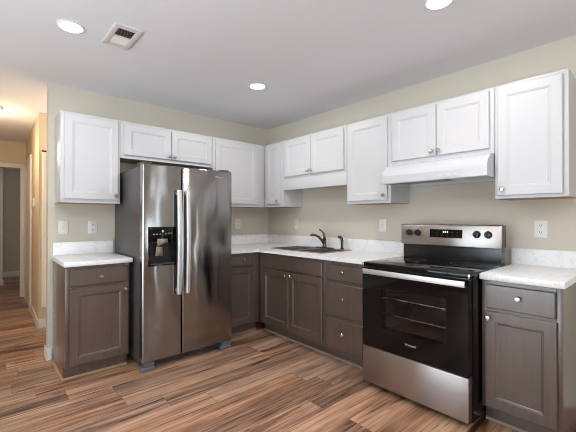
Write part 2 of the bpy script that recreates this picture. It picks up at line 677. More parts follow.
# side door of the hallway with its casing
mb = MB()
hbox(mb, -0.02, -0.0005, 2.07, 2.15, 0, DZ + cw)
hbox(mb, -0.02, -0.0005, 3.02, 3.10, 0, DZ + cw)
hbox(mb, -0.02, -0.0005, 2.151, 3.019, DZ, DZ + cw)
struct(mb.build('trim_2', M['trim']))
d = hbox(MB(), -0.012, -0.0005, 2.155, 3.015, 0.01, DZ - 0.004).build('door_1', M['trim'])
struct(d)


# windows behind and beside the camera: frame + pane, lit by the sky outside
def window(n, plane, pos, a, b, z0, z1, inward):
    mb = MB()
    t = 0.05

    def bx(m_, a0, a1, c0, c1, d0, d1):
        if plane == 'x':
            m_.box(pos + d0, pos + d1, a0, a1, c0, c1)
        else:
            m_.box(a0, a1, pos + d0, pos + d1, c0, c1)
    e = 0.0005
    bx(mb, a + e, a + t, z0 + e, z1 - e, -0.035, 0.035)
    bx(mb, b - t, b - e, z0 + e, z1 - e, -0.035, 0.035)
    bx(mb, a + t, b - t, z0 + e, z0 + t, -0.035, 0.035)
    bx(mb, a + t, b - t, z1 - t, z1 - e, -0.035, 0.035)
    mid = (a + b) / 2
    if b - a > 0.8:
        bx(mb, mid - 0.03, mid + 0.03, z0 + t, z1 - t, -0.03, 0.03)
    w = struct(mb.build('window_%d' % n, M['trim'], smooth=False))
    g = MB()
    bx(g, a + t, b - t, z0 + t, z1 - t, -0.003, 0.003)
    g.build('pane', M['pane'], w, smooth=False)
    # light portal in the opening
    rot = {('x', 1): (0, -PI / 2, 0), ('x', -1): (0, PI / 2, 0), ('y', 1): (PI / 2, 0, 0), ('y', -1): (-PI / 2, 0, 0)}[(plane, inward)]
    loc = (pos, mid, (z0 + z1) / 2) if plane == 'x' else (mid, pos, (z0 + z1) / 2)
    sx, sy = ((z1 - z0), (b - a)) if plane == 'x' else ((b - a), (z1 - z0))
    o = light('daylight_portal', 'AREA', loc, 1.0, rot=rot, shape='RECTANGLE', size=sx, size_y=sy)
    o.data.cycles.is_portal = True


window(1, 'x', 0.06, *WIN_R[0], -1)
window(2, 'x', LX - 0.06, *WIN_L[0], 1)
window(3, 'y', BY - 0.06, *WIN_B[0], 1)

# ------------------------------------------------------------------ cabinets
ZT, ZB = 2.135, 1.377
KNOB = [(0.0, 0.0), (0.0055, 0.0), (0.0055, 0.008), (0.0075, 0.012), (0.0155, 0.016), (0.0165, 0.021), (0.013, 0.026), (0.0, 0.0275)]


def knob(parent, x, y, z, m='nickel', k=1.0):
    """mushroom knob pointing along local -y"""
    mb = MB()
    mb.lathe([(r * k, h * k) for r, h in KNOB], (x, y, z), 'y', 20, close=False)
    return mb.build('knob', M[m], parent)


def frame_boxes(mb, w, z0, z1, yf, sl, sr, top, bot, rails=()):
    """face frame: left/right stiles, top/bottom rails, extra rails (za, zb)"""
    yb = yf + 0.019
    mb.box(0, sl, yf, yb, z0, z1)
    mb.box(w - sr, w, yf, yb, z0, z1)
    mb.box(sl, w - sr, yf, yb, z1 - top, z1)
    mb.box(sl, w - sr, yf, yb, z0, z0 + bot)
    for a, b in rails:
        mb.box(sl, w - sr, yf, yb, a, b)


def wall_cabinet(label, loc, rz, w, doors, zb=ZB, sl=0.04, sr=0.04, bot=0.04, depth=0.305, valance=None, knobs=(), group='white wall cabinets'):
    t = thing('wall_cabinet', label, 'cabinet', (loc[0], loc[1], zb), rz, group)
    h = ZT - zb
    e = 0.0008
    MB().box(e, w - e, -(depth - 0.0192), -0.001, 0.002, h).build('body', M['white'], t, smooth=False)
    MB().box(e + 0.002, w - e - 0.002, -(depth - 0.021), -0.002, -0.0015, 0.0018).build('underside_panel', M['rawwood'], t, smooth=False)
    mb = MB()
    w0 = 0 + e
    yf = -depth
    b0 = 0.0
    mb.box(e, sl, yf, yf + 0.019, b0, h, bev=0.0012)
    mb.box(w - sr, w - e, yf, yf + 0.019, b0, h, bev=0.0012)
    mb.box(sl, w - sr, yf, yf + 0.019, h - 0.045, h)
    mb.box(sl, w - sr, yf, yf + 0.019, b0, b0 + bot)
    if len(doors) == 2:
        m_ = (doors[0][1] + doors[1][0]) / 2
        mb.box(m_ - 0.02, m_ + 0.02, yf, yf + 0.019, bot, h - 0.045)
    mb.build('face_frame', M['white'], t)
    if valance:
        MB().box(e, w - e, yf, yf + 0.019, valance - zb, -0.0016, bev=0.0012).build('valance', M['white'], t)
    for (a, b, z0, z1, kx, kz) in doors:
        d_ = MB().panel_door(a, b, z0 - zb, z1 - zb, yf - 0.0008).build('door', M['white'], t, smooth=False)
        if kx is not None:
            knob(d_, kx, yf - 0.0198, kz - zb)
    return t


RR_ = -PI / 2
# left wall (faces -y): local x = world x
wall_cabinet('tall single-door white wall cabinet above the short left counter, left of the refrigerator', (-2.420, 0, 0), 0, 0.458,
             [(0.027, 0.440, 1.408, 2.112, 0.413, 1.446)])
wall_cabinet('short two-door white wall cabinet directly above the refrigerator', (-1.961, 0, 0), 0, 0.945,
             [(0.034, 0.474, 1.826, 2.112, 0.452, 1.857), (0.479, 0.918, 1.826, 2.112, 0.504, 1.857)], zb=1.797, bot=0.035)
wall_cabinet('white wall cabinet just right of the refrigerator, in the room corner, no knob showing', (-1.015, 0, 0), 0, 0.7075,
             [(0.028, 0.588, 1.408, 2.108, None, None)], sr=0.12)
# right wall (faces -x): local x = world -y
wall_cabinet('narrow single-door white wall cabinet in the corner left of the sink cabinet', (0, -0.3065, 0), RR_, 0.361,
             [(0.06, 0.302, 1.410, 2.112, 0.270, 1.446)], sl=0.075, sr=0.06)
wall_cabinet('short two-door white wall cabinet with deep valance above the sink', (0, -0.668, 0), RR_, 0.917,
             [(0.035, 0.449, 1.712, 2.112, 0.415, 1.752), (0.453, 0.890, 1.712, 2.112, 0.470, 1.752)], zb=1.69, bot=0.025, valance=1.564)
wall_cabinet('tall single-door white wall cabinet between the sink cabinet and the range hood', (0, -1.586, 0), RR_, 0.474,
             [(0.028, 0.446, 1.402, 2.114, 0.416, 1.443)])
wall_cabinet('short two-door white wall cabinet directly above the range hood', (0, -2.061, 0), RR_, 0.790,
             [(0.022, 0.393, 1.722, 2.114, 0.366, 1.757), (0.398, 0.762, 1.722, 2.114, 0.418, 1.757)], zb=1.685, bot=0.037)
wall_cabinet('tall single-door white wall cabinet at the far right end, right of the range hood', (0, -2.852, 0), RR_, 0.394,
             [(0.020, 0.367, 1.396, 2.114, 0.050, 1.440)])

BT, TK = 0.8755, 0.105


def base_cabinet(label, loc, rz, w, fronts, sl=0.03, sr=0.03, depth=0.61, rails=(), left_end=False, shoe='rawwood', hollow=None):
    """fronts: (kind, x0, x1, z0, z1, knob x, knob z)"""
    t = thing('base_cabinet', label, 'cabinet', (loc[0], loc[1], 0), rz, 'dark base cabinets')
    e = 0.0008
    yf = -depth
    mb = MB()
    zt = hollow if hollow else BT
    mb.box(e, w - e, yf + 0.0192, -0.001, TK, zt)
    mb.box(e, w - e, yf + 0.085, -0.001, 0.002, TK)
    if hollow:
        mb.box(e, 0.018, yf + 0.0192, -0.001, zt, BT)
        mb.box(w - 0.018, w - e, yf + 0.0192, -0.001, zt, BT)
    mb.build('body', M['stain'], t, smooth=False)
    mb = MB()
    mb.box(e, sl, yf, yf + 0.019, TK, BT, bev=0.0012)
    mb.box(w - sr, w - e, yf, yf + 0.019, TK, BT, bev=0.0012)
    mb.box(sl, w - sr, yf, yf + 0.019, BT - 0.035, BT)
    mb.box(sl, w - sr, yf, yf + 0.019, TK, TK + 0.025)
    for a, b in rails:
        mb.box(sl, w - sr, yf, yf + 0.019, a, b)
    if sum(1 for f in fronts if f[0] == 'door') == 2:
        dd = [f for f in fronts if f[0] == 'door']
        m_ = (dd[0][2] + dd[1][1]) / 2
        mb.box(m_ - 0.02, m_ + 0.02, yf, yf + 0.019, TK + 0.025, dd[0][4])
    mb.build('face_frame', M['stain'], t)
    MB().box(e, w - e, yf + 0.072, yf + 0.0845, 0.002, TK - 0.0005).build('toe_kick', M['stain'], t, smooth=False)
    mb = MB()
    q = [(0, 0)] + [(-0.014 * math.cos(a), 0.014 * math.sin(a)) for a in (0, PI / 8, PI / 4, 3 * PI / 8, PI / 2)]
    mb.prism([(yf + 0.0715 + p[0], 0.002 + p[1]) for p in q], 'x', (-0.014 if left_end else e), w - e)
    if left_end:
        mb.prism([(-0.0005 + p[0], 0.002 + p[1]) for p in q], 'y', yf + 0.0715, -0.02)
    mb.build('shoe_moulding', M[shoe], t)
    for (kind, a, b, z0, z1, kx, kz) in fronts:
        if kind == 'door':
            o = MB().panel_door(a, b, z0, z1, yf - 0.0008).build('door', M['stain'], t, smooth=False)
        else:
            o = MB().panel_door(a, b, z0, z1, yf - 0.0008, stile=0).build('drawer' if kind == 'drawer' else 'false_front', M['stain'], t, smooth=False)
        if kx is not None:
            knob(o, kx, yf - 0.0198, kz)
    return t


base_cabinet('dark base cabinet with one drawer and one door, left of the refrigerator', (-2.430, 0, 0), 0, 0.460,
             [('drawer', 0.028, 0.442, 0.725, 0.855, 0.240, 0.785), ('door', 0.028, 0.446, 0.122, 0.708, 0.420, 0.662)], rails=[(0.70, 0.73)], left_end=True)
base_cabinet('dark base cabinet half hidden to the right of the refrigerator, in the corner', (-1.078, 0, 0), 0, 0.4675,
             [('drawer', 0.028, 0.386, 0.745, 0.852, 0.245, 0.806), ('door', 0.028, 0.386, 0.122, 0.725, 0.06, 0.68)], sr=0.075, rails=[(0.715, 0.75)], shoe='shoegrey')
base_cabinet('wide dark sink base cabinet with two doors under the sink', (0, -0.6115, 0), RR_, 0.975,
             [('false_front', 0.075, 0.950, 0.722, 0.850, None, None), ('door', 0.075, 0.495, 0.135, 0.700, 0.462, 0.668),
              ('door', 0.500, 0.950, 0.135, 0.700, 0.535, 0.668)], sl=0.085, sr=0.03, rails=[(0.69, 0.73)], hollow=0.62, shoe='shoegrey')
base_cabinet('dark three-drawer base cabinet left of the range', (0, -1.5875, 0), RR_, 0.510,
             [('drawer', 0.026, 0.418, 0.712, 0.845, 0.220, 0.785), ('drawer', 0.026, 0.418, 0.408, 0.683, 0.222, 0.560),
              ('drawer', 0.026, 0.418, 0.137, 0.377, 0.218, 0.265)], sr=0.10, rails=[(0.672, 0.72), (0.37, 0.415)], shoe='shoegrey')
base_cabinet('dark base cabinet with one drawer and one door, right of the range', (0, -2.872, 0), RR_, 0.396,
             [('drawer', 0.028, 0.366, 0.711, 0.851, 0.197, 0.787), ('door', 0.022, 0.372, 0.122, 0.690, 0.043, 0.652)], rails=[(0.685, 0.716)], shoe='shoegrey')

# ------------------------------------------------------------------ counters
CZ0, CZ1 = 0.8765, 0.9145


def counter(label, slabs, splash):
    mb = MB()
    for s in slabs:
        mb.box(s[0], s[1], s[2], s[3], CZ0, CZ1, bev=(0.006 if len(s) < 5 else 0.0))
    o = mb.build('countertop', M['counter'])
    tag(o, label, 'countertop')
    for s in splash:
        MB().box(s[0], s[1], s[2], s[3], CZ1 + 0.0003, 1.030, bev=0.003).build('backsplash', M['counter'], o)
    return o


counter('short white marbled counter on the left base cabinet beside the refrigerator', [(-2.442, -1.952, -0.640, -0.0008)], [(-2.430, -1.945, -0.020, -0.0008)])
# L-shaped counter: one outline, sink hole carved
SY0, SY1, SX0, SX1 = -0.715, -1.475, -0.545, -0.085        # sink rim
mb = MB()
mb.prism([(-1.085, -0.0008), (-1.085, -0.640), (-0.640, -0.640), (-0.640, -2.103), (-0.0008, -2.103), (-0.0008, -0.0008)], 'z', CZ0, CZ1, bev=0.006)
lc = mb.build('countertop', M['counter'])
tag(lc, 'long L-shaped white marbled counter around the corner holding the sink', 'countertop')
carve(lc, [(SX0 + 0.02, SX1 - 0.055, SY1 + 0.02, SY0 - 0.02, 0.8, 1.0)])
lc.data.polygons.foreach_set('use_smooth', [False] * len(lc.data.polygons))
MB().box(-1.085, -0.0212, -0.020, -0.0008, CZ1 + 0.0003, 1.030, bev=0.003).build('backsplash', M['counter'], lc)
MB().box(-0.020, -0.0008, -2.085, -0.0008, CZ1 + 0.0003, 1.030, bev=0.003).build('backsplash', M['counter'], lc)
counter('short white marbled counter at the far right, right of the range', [(-0.640, -0.0008, -3.282, -2.868)], [(-0.020, -0.0008, -3.280, -2.868)])

# ------------------------------------------------------------------ sink and taps
t = thing('kitchen_sink', 'stainless double-bowl drop-in sink set in the long counter', 'sink', ((SX0 + SX1) / 2, (SY0 + SY1) / 2, CZ1))
hx_, hy = (SX1 - SX0) / 2, (SY0 - SY1) / 2
rim = MB()
b0x, b1x = -hx_ + 0.028, hx_ - 0.065
r = 0.0005
rim.box(-hx_, b0x, -hy, hy, r, 0.006, bev=0.002)
rim.box(b1x, hx_, -hy, hy, r, 0.006, bev=0.002)
rim.box(b0x, b1x, -hy, -hy + 0.028, r, 0.006)
rim.box(b0x, b1x, hy - 0.028, hy, r, 0.006)
rim.box(b0x, b1x, -0.014, 0.014, r, 0.006)
rim.build('rim', M['basin'], t)
for (ya, yb) in ((-hy + 0.0285, -0.0145), (0.0145, hy - 0.0285)):
    bm_ = MB()
    x0, x1, z0 = b0x + 0.0005, b1x - 0.0005, -0.175
    w_ = 0.0015
    bm_.box(x0, x1, ya, yb, z0, z0 + w_)
    bm_.box(x0, x0 + w_, ya, yb, z0, 0.003)
    bm_.box(x1 - w_, x1, ya, yb, z0, 0.003)
    bm_.box(x0, x1, ya, ya + w_, z0, 0.003)
    bm_.box(x0, x1, yb - w_, yb, z0, 0.003)
    bo = bm_.build('bowl', M['basin'], t, smooth=False)
    MB().lathe([(0.0, 0.0018), (0.04, 0.0018), (0.042, 0.004), (0.034, 0.005), (0.0, 0.003)], ((x0 + x1) / 2, (ya + yb) / 2, z0), 'z', 24, close=False).build('drain', M['chrome'], bo)

FX, FYY, FZ0 = -0.112, -1.125, CZ1 + 0.0068
t = thing('kitchen_faucet', 'dark metal single-lever kitchen faucet at the back of the sink', 'faucet', (FX, FYY, FZ0))
mb = MB()
n = 20
mb.prism([(0.024 * math.cos(2 * PI * k / n), (0.105 if math.sin(2 * PI * k / n) > 0 else -0.105) + 0.024 * math.sin(2 * PI * k / n)) for k in range(n)], 'z', 0, 0.008, bev=0.002)
mb.build('deck_plate', M['darknickel'], t)
MB().lathe([(0.024, 0.0085), (0.024, 0.02), (0.019, 0.028), (0.0185, 0.085), (0.021, 0.092), (0.021, 0.105), (0.014, 0.116), (0.0, 0.119)], (0, 0, 0), 'z', 20, close=True).build('body', M['darknickel'], t)
mb = MB()
p = [Vector((-0.010, 0, 0.050)), Vector((-0.030, 0.010, 0.083)), Vector((-0.055, 0.026, 0.116)), Vector((-0.085, 0.046, 0.138)), Vector((-0.115, 0.066, 0.145)), Vector((-0.135, 0.080, 0.138))]
mb.tube(p, [0.015, 0.014, 0.013, 0.012, 0.012, 0.013], 14)
mb.build('spout', M['darknickel'], t)
mb = MB()
mb.tube([(0, 0, 0.112), (-0.002, 0.006, 0.150), (-0.010, 0.020, 0.176), (-0.024, 0.038, 0.194), (-0.034, 0.050, 0.198)], [0.013, 0.011, 0.009, 0.009, 0.010], 12)
mb.build('lever', M['darknickel'], t)
t = thing('side_sprayer', 'dark metal side sprayer standing right of the faucet', 'sprayer', (FX + 0.012, FYY - 0.235, FZ0))
MB().lathe([(0.022, 0), (0.022, 0.006), (0.015, 0.014), (0.0145, 0.03), (0.0, 0.03)], (0, 0, 0), 'z', 18).build('base', M['darknickel'], t)
MB().tube([(0, 0, 0.031), (0, 0, 0.085), (-0.003, 0.002, 0.108), (-0.016, 0.012, 0.126), (-0.036, 0.026, 0.130)], [0.013, 0.0145, 0.016, 0.016, 0.0135], 14).build('spray_head', M['darknickel'], t)

# ------------------------------------------------------------------ refrigerator
FW0, FW1 = -1.937, -1.100
fw = FW1 - FW0
t = thing('refrigerator', 'stainless side-by-side refrigerator with ice and water dispenser', 'refrigerator', (FW0, 0, 0))
yd = -0.826          # door front
MB().box(0.004, fw - 0.004, -0.745, -0.03, 0.055, 1.672, bev=0.006).build('body', M['fridgeside'], t)
seam = 0.333
dl = MB().box(0.0, seam - 0.004, yd, -0.752, 0.075, 1.690, bev=0.010, seg=3).build('door', M['steel'], t)
px0, px1, pz0, pz1 = 0.045, 0.280, 0.850, 1.173
carve(dl, [(px0 + 0.012, px1 - 0.012, yd - 0.05, yd + 0.062, pz0 + 0.012, pz0 + 0.195)])
dr = MB().box(seam + 0.004, fw, yd, -0.752, 0.075, 1.690, bev=0.010, seg=3).build('door', M['steel'], t)


def fridge_handle(parent, x):
    mb = MB()
    pts = []
    for k in range(13):
        u = k / 12
        z = 0.60 + 0.885 * u
        bow = 0.034 + 0.016 * math.sin(PI * u)
        pts.append((x, yd - bow, z))
    prev = None
    for a, b in zip(pts, pts[1:]):
        pass
    bm = mb.bm
    rings = []
    for (x_, y_, z_) in pts:
        rings.append([bm.verts.new(v) for v in ((x_ - 0.020, y_ + 0.008, z_), (x_ - 0.018, y_ - 0.006, z_), (x_ - 0.010, y_ - 0.012, z_), (x_ + 0.010, y_ - 0.012, z_), (x_ + 0.018, y_ - 0.006, z_), (x_ + 0.020, y_ + 0.008, z_))])
    for a, b in zip(rings, rings[1:]):
        for k in range(6):
            bm.faces.new((a[k], a[(k + 1) % 6], b[(k + 1) % 6], b[k]))
    bm.faces.new(rings[0])
    bm.faces.new(rings[-1])
    for z in (0.615, 1.445):
        mb.box(x - 0.011, x + 0.011, yd - 0.034, yd - 0.0003, z, z + 0.028, bev=0.002)
    return mb.build('handle', M['handle'], parent)


fridge_handle(dl, seam - 0.040)
fridge_handle(dr, seam + 0.040)
# dispenser
mb = MB()
mb.box(px0, px1, yd - 0.004, yd - 0.0003, pz0 + 0.1955, pz1, bev=0.0012)
mb.box(px0, px0 + 0.0115, yd - 0.004, yd - 0.0003, pz0, pz0 + 0.195)
mb.box(px1 - 0.0115, px1, yd - 0.004, yd - 0.0003, pz0, pz0 + 0.195)
mb.box(px0 + 0.0115, px1 - 0.0115, yd - 0.004, yd - 0.0003, pz0, pz0 + 0.0115)
dp = mb.build('dispenser_panel', M['blackglass'], dl)
mb = MB()
c0, c1, d0, d1 = px0 + 0.0125, px1 - 0.0125, pz0 + 0.0125, pz0 + 0.1945
mb.box(c0, c1, yd + 0.0585, yd + 0.0615, d0, d1)
mb.box(c0, c0 + 0.002, yd, yd + 0.058, d0, d1)
mb.box(c1 - 0.002, c1, yd, yd + 0.058, d0, d1)
mb.box(c0 + 0.002, c1 - 0.002, yd, yd + 0.058, d0, d0 + 0.002)
mb.box(c0 + 0.002, c1 - 0.002, yd, yd + 0.058, d1 - 0.002, d1)
mb.build('dispenser_recess', M['blackplastic'], dl, smooth=False)
mb = MB()
for k in range(9):
    mb.box(c0 + 0.01 + k * 0.021, c0 + 0.019 + k * 0.021, yd + 0.004, yd + 0.05, d0 + 0.003, d0 + 0.008)
mb.box(c0 + 0.004, c1 - 0.004, yd - 0.003, yd + 0.004, d0 + 0.003, d0 + 0.010)
mb.build('drip_tray', M['darkgrey'], dl, smooth=False)
xc = (px0 + px1) / 2
MB().prism([(xc - 0.045, d1 - 0.028), (xc + 0.042, d1 - 0.004), (xc + 0.042, d1 + 0.030), (xc - 0.045, d1 + 0.030)], 'y', yd - 0.008, yd - 0.0045, bev=0.002).build('dispenser_chute', M['steel2'], dl)
MB().prism([(xc - 0.052, d1 - 0.112), (xc + 0.012, d1 - 0.112), (xc + 0.006, d1 - 0.040), (xc - 0.046, d1 - 0.034)], 'y', yd + 0.018, yd + 0.026, bev=0.003).build('paddle', M['steel2'], dl)
mb = MB()
for (dx, dz, s) in ((-0.07, 0.262, 0.010), (-0.045, 0.262, 0.010), (0.05, 0.268, 0.008), (0.075, 0.268, 0.008), (-0.02, 0.262, 0.007), (0.025, 0.262, 0.007)):
    mb.box(xc + dx - s, xc + dx + s * 0.6, yd - 0.0052, yd - 0.0042, pz0 + dz, pz0 + dz + 0.005)
# drop-shaped emblem in the middle
mb.lathe([(0.0, 0.0), (0.010, 0.0), (0.010, 0.0008), (0.0, 0.0008)], (xc, yd - 0.0044, pz0 + 0.287), 'y', 16, close=False)
mb.build('dispenser_icons', M['icon'], dl, smooth=False)
rotx = Matrix.Rotation(PI / 2, 4, 'X')
text_mesh('brand_lettering', 'Whirlpool', 0.021, M['icon'], dr, Matrix.Translation((0.700, yd - 0.0008, 1.628)) @ rotx)
# foot grille and hinges
mb = MB()
mb.box(0.02, fw - 0.02, -0.735, -0.70, 0.012, 0.054)
for k in range(22):
    x_ = 0.10 + k * 0.029
    mb.box(x_, x_ + 0.018, -0.741, -0.735, 0.020, 0.046)
mb.build('kick_grille', M['darkgrey'], t, smooth=False)
for x_ in (0.0, fw - 0.11):
    mb = MB()
    mb.box(x_, x_ + 0.11, -0.815, -0.745, 0.0015, 0.036, bev=0.006)
    mb.box(x_ + 0.02, x_ + 0.10, -0.81, -0.755, 0.036, 0.0745, bev=0.003)
    mb.build('foot', M['footgrey'], t)
for x_ in (0.01, fw - 0.09):
    MB().box(x_, x_ + 0.08, -0.79, -0.66, 1.6905, 1.708, bev=0.005).build('hinge_cover', M['darkgrey'], t)

# ------------------------------------------------------------------ range
RW = 0.754
t = thing('kitchen_range', 'freestanding stainless and black electric range with smooth glass cooktop', 'stove', (0, -2.110, 0), RR_)
# local: x 0..RW to the right, y negative towards the room
yfr = -0.778
mb = MB()
mb.box(0.002, 0.022, -0.715, -0.125, 0.03, 0.8915)
mb.box(RW - 0.022, RW - 0.002, -0.715, -0.125, 0.03, 0.8915)
mb.box(0.022, RW - 0.022, -0.145, -0.125, 0.03, 0.795)
mb.box(0.022, RW - 0.022, -0.715, -0.145, 0.03, 0.05)
mb.box(0.022, RW - 0.022, -0.715, -0.145, 0.335, 0.35)
mb.box(0.022, RW - 0.022, -0.715, -0.200, 0.83, 0.8915)
for lx in (0.03, RW - 0.07):
    for ly in (-0.69, -0.2):
        mb.box(lx, lx + 0.04, ly, ly + 0.04, 0.001, 0.03)
mb.build('body', M['black'], t, smooth=False)
# oven cavity
mb = MB()
mb.box(0.09, RW - 0.09, -0.20, -0.19, 0.40, 0.80)
mb.box(0.085, 0.09, -0.70, -0.19, 0.40, 0.80)
mb.box(RW - 0.09, RW - 0.085, -0.70, -0.19, 0.40, 0.80)
mb.box(0.085, RW - 0.085, -0.70, -0.19, 0.395, 0.40)
mb.box(0.085, RW - 0.085, -0.70, -0.19, 0.80, 0.805)
mb.build('oven_cavity', M['oven'], t, smooth=False)
for z in (0.545, 0.665):
    mb = MB()
    mb.tube([(0.092, -0.685, z), (RW - 0.092, -0.685, z)], 0.0055, 8)
    mb.tube([(0.092, -0.215, z), (RW - 0.092, -0.215, z)], 0.004, 8)
    for k in range(17):
        x_ = 0.105 + k * 0.034
        mb.tube([(x_, -0.685, z + 0.003), (x_, -0.215, z + 0.003)], 0.0022, 6)
    mb.build('oven_rack', M['chrome'], t)
# oven door with a glazed opening
od = MB().box(0.004, RW - 0.004, yfr, -0.720, 0.314, 0.884, bev=0.004).build('oven_door', M['blackglass'], t)
wx0, wx1, wz0, wz1 = 0.165, RW - 0.135, 0.468, 0.752
carve(od, [(wx0, wx1, yfr - 0.05, -0.6, wz0, wz1)])
MB().box(wx0 + 0.0005, wx1 - 0.0005, yfr + 0.002, yfr + 0.006, wz0 + 0.0005, wz1 - 0.0005).build('window_pane', M['ovenglass'], od, smooth=False)
hb = MB()
hb.box(0.030, RW - 0.012, yfr - 0.040, yfr - 0.026, 0.843, 0.879, bev=0.004)
for x_ in (0.05, RW - 0.06):
    hb.box(x_, x_ + 0.03, yfr - 0.0265, yfr - 0.0003, 0.850, 0.870, bev=0.003)
hb.build('handle', M['handle'], od)
text_mesh('brand_lettering', 'Whirlpool', 0.019, M['icon'], od, Matrix.Translation((0.385, yfr - 0.0008, 0.402)) @ rotx)
# storage drawer
MB().box(0.004, RW - 0.004, yfr, -0.72, 0.046, 0.309, bev=0.005).build('storage_drawer', M['steel2'], t)
# cooktop
ct = MB().box(0.0, RW, -0.772, -0.200, 0.892, 0.922, bev=0.006).build('cooktop', M['blackglass'], t)
for (x_, y_, r_) in ((0.19, -0.56, 0.115), (0.56, -0.58, 0.095), (0.19, -0.33, 0.075), (0.56, -0.33, 0.095)):
    MB().lathe([(r_, 0.0), (r_ + 0.003, 0.0), (r_ + 0.003, 0.0004), (r_, 0.0004), (r_, 0.0)], (x_, y_, 0.9222), 'z', 48, close=False).build('burner_ring', M['darkgrey'], ct, smooth=False)
MB().box(0.006, RW - 0.006, yfr + 0.010, -0.7205, 0.8850, 0.8915).build('front_vent_strip', M['black'], t)
for x_ in (-0.0012, RW - 0.010):
    MB().box(x_, x_ + 0.0112, -0.776, -0.7725, 0.893, 0.918, bev=0.001).build('corner_cap', M['chrome'], t)
# backguard
bg_ = MB()
bg_.prism([(-0.199, 0.80), (-0.199, 1.028), (-0.125, 1.028), (-0.125, 0.80)], 'x', 0.006, RW - 0.006)
bg_.build('backguard_base', M['black'], t, smooth=False)
gp = MB()
gp.prism([(-0.212, 1.030), (-0.197, 1.190), (-0.187, 1.198), (-0.125, 1.198), (-0.125, 1.030)], 'x', -0.012, RW, bev=0.007)
ctl = gp.build('control_panel', M['steel2'], t)
for x_ in (-0.0145, RW + 0.0004):
    MB().box(x_, x_ + 0.002, -0.196, -0.126, 1.034, 1.193).build('end_cap', M['black'], ctl, smooth=False)
# slanted face helper
nrm = Vector((0, -0.17, 0.017)).normalized()


def face_y(z):
    return -0.212 + (z - 1.030) * 0.015 / 0.160


def slanted(mb, x0, x1, z0, z1, t0, t1):
    bm = mb.bm
    vs = []
    for tt in (t0, t1):
        for (x_, z_) in ((x0, z0), (x1, z0), (x1, z1), (x0, z1)):
            vs.append(bm.verts.new((x_, face_y(z_) - tt, z_)))
    for q in ((0, 1, 2, 3), (7, 6, 5, 4), (0, 4, 5, 1), (1, 5, 6, 2), (2, 6, 7, 3), (3, 7, 4, 0)):
        bm.faces.new([vs[i] for i in q])


mb = MB()
slanted(mb, 0.239, 0.490, 1.094, 1.158, 0.0004, 0.002)
ds = mb.build('display', M['blackglass'], ctl, smooth=False)
for x_ in (0.345, 0.360, 0.375):
    mb = MB()
    slanted(mb, x_, x_ + 0.008, 1.134, 1.145, 0.0022, 0.0030)
    mb.build('lit_digit', M['display'], ds, smooth=False)
for ix in range(6):
    for iz in range(2):
        if ix in (2, 3) and iz == 1:
            continue
        mb = MB()
        slanted(mb, 0.258 + ix * 0.038, 0.268 + ix * 0.038, 1.108 + iz * 0.026, 1.1115 + iz * 0.026, 0.0022, 0.0028)
        mb.build('display_mark', M['darkgrey'], ds, smooth=False)
for x_ in (0.062, 0.137, 0.591, 0.667):
    z_ = 1.127
    k_ = MB()
    k_.lathe([(0.027, 0.001), (0.027, 0.005), (0.0225, 0.007), (0.021, 0.026), (0.019, 0.029), (0.0, 0.030)], (x_, face_y(z_), z_), 'y', 24, close=True)
    kk = k_.build('burner_knob', M['blackplastic'], ctl)
    MB().box(x_ - 0.0045, x_ + 0.0045, face_y(z_) - 0.037, face_y(z_) - 0.0302, z_ - 0.02, z_ + 0.02, bev=0.002).build('grip', M['blackplastic'], kk)

# ------------------------------------------------------------------ range hood
t = thing('range_hood', 'white under-cabinet range hood above the range', 'range hood', (0, -2.064, 1.524), RR_)
hw = 0.784
mb = MB()
prof = [(-0.002, 0.0), (-0.428, 0.0), (-0.434, 0.005), (-0.438, 0.040), (-0.441, 0.062), (-0.437, 0.085), (-0.424, 0.108), (-0.404, 0.129), (-0.376, 0.147), (-0.340, 0.159), (-0.330, 0.1605), (-0.002, 0.1605)]
mb.prism(prof, 'x', 0.0, hw, bev=0.0)
hd = mb.build('shell', M['hood'], t)
carve(hd, [(0.02, hw - 0.02, -0.41, -0.03, -0.02, 0.03)])
MB().box(0.05, 0.40, -0.39, -0.10, 0.018, 0.0295).build('grease_filter', M['grey_filter'], t, smooth=False)
MB().box(0.47, 0.72, -0.36, -0.16, 0.016, 0.0295, bev=0.004).build('lamp_lens', M['whiteplastic'], t)
for x_ in (0.47, 0.52, 0.57):
    MB().box(x_, x_ + 0.028, -0.4405, -0.4370, 0.016, 0.036, bev=0.001).build('switch', M['switchgrey'], t)

# ------------------------------------------------------------------ outlets and switches
def plate(name, label, cat, loc, rz, kind, group=None):
    t = thing(name, label, cat, loc, rz, group)
    MB().box(-0.039, 0.039, -0.006, -0.0006, -0.060, 0.060, bev=0.003).build('cover_plate', M['whiteplastic'], t)
    if kind == 'outlet':
        for z in (-0.024, 0.024):
            r_ = MB().lathe([(0.0, 0.0), (0.0165, 0.0), (0.0165, 0.0015), (0.0, 0.0015)], (0, -0.0062, z), 'y', 20, close=False).build('receptacle', M['whiteplastic'], t)
            mb = MB()
            mb.box(-0.0075, -0.0045, -0.0085, -0.0078, z - 0.002, z + 0.008)
            mb.box(0.0045, 0.0075, -0.0085, -0.0078, z - 0.002, z + 0.008)
            mb.box(-0.002, 0.002, -0.0085, -0.0078, z - 0.011, z - 0.006)
            mb.build('slots', M['slot'], r_, smooth=False)
    else:
        MB().box(-0.006, 0.006, -0.0075, -0.0062, -0.013, 0.013).build('toggle_frame', M['whiteplastic'], t, smooth=False)
        MB().prism([(-0.0077, -0.006), (-0.018, 0.004), (-0.018, 0.009), (-0.0077, 0.006)], 'x', -0.004, 0.004).build('toggle', M['whiteplastic'], t, smooth=False)
    return t


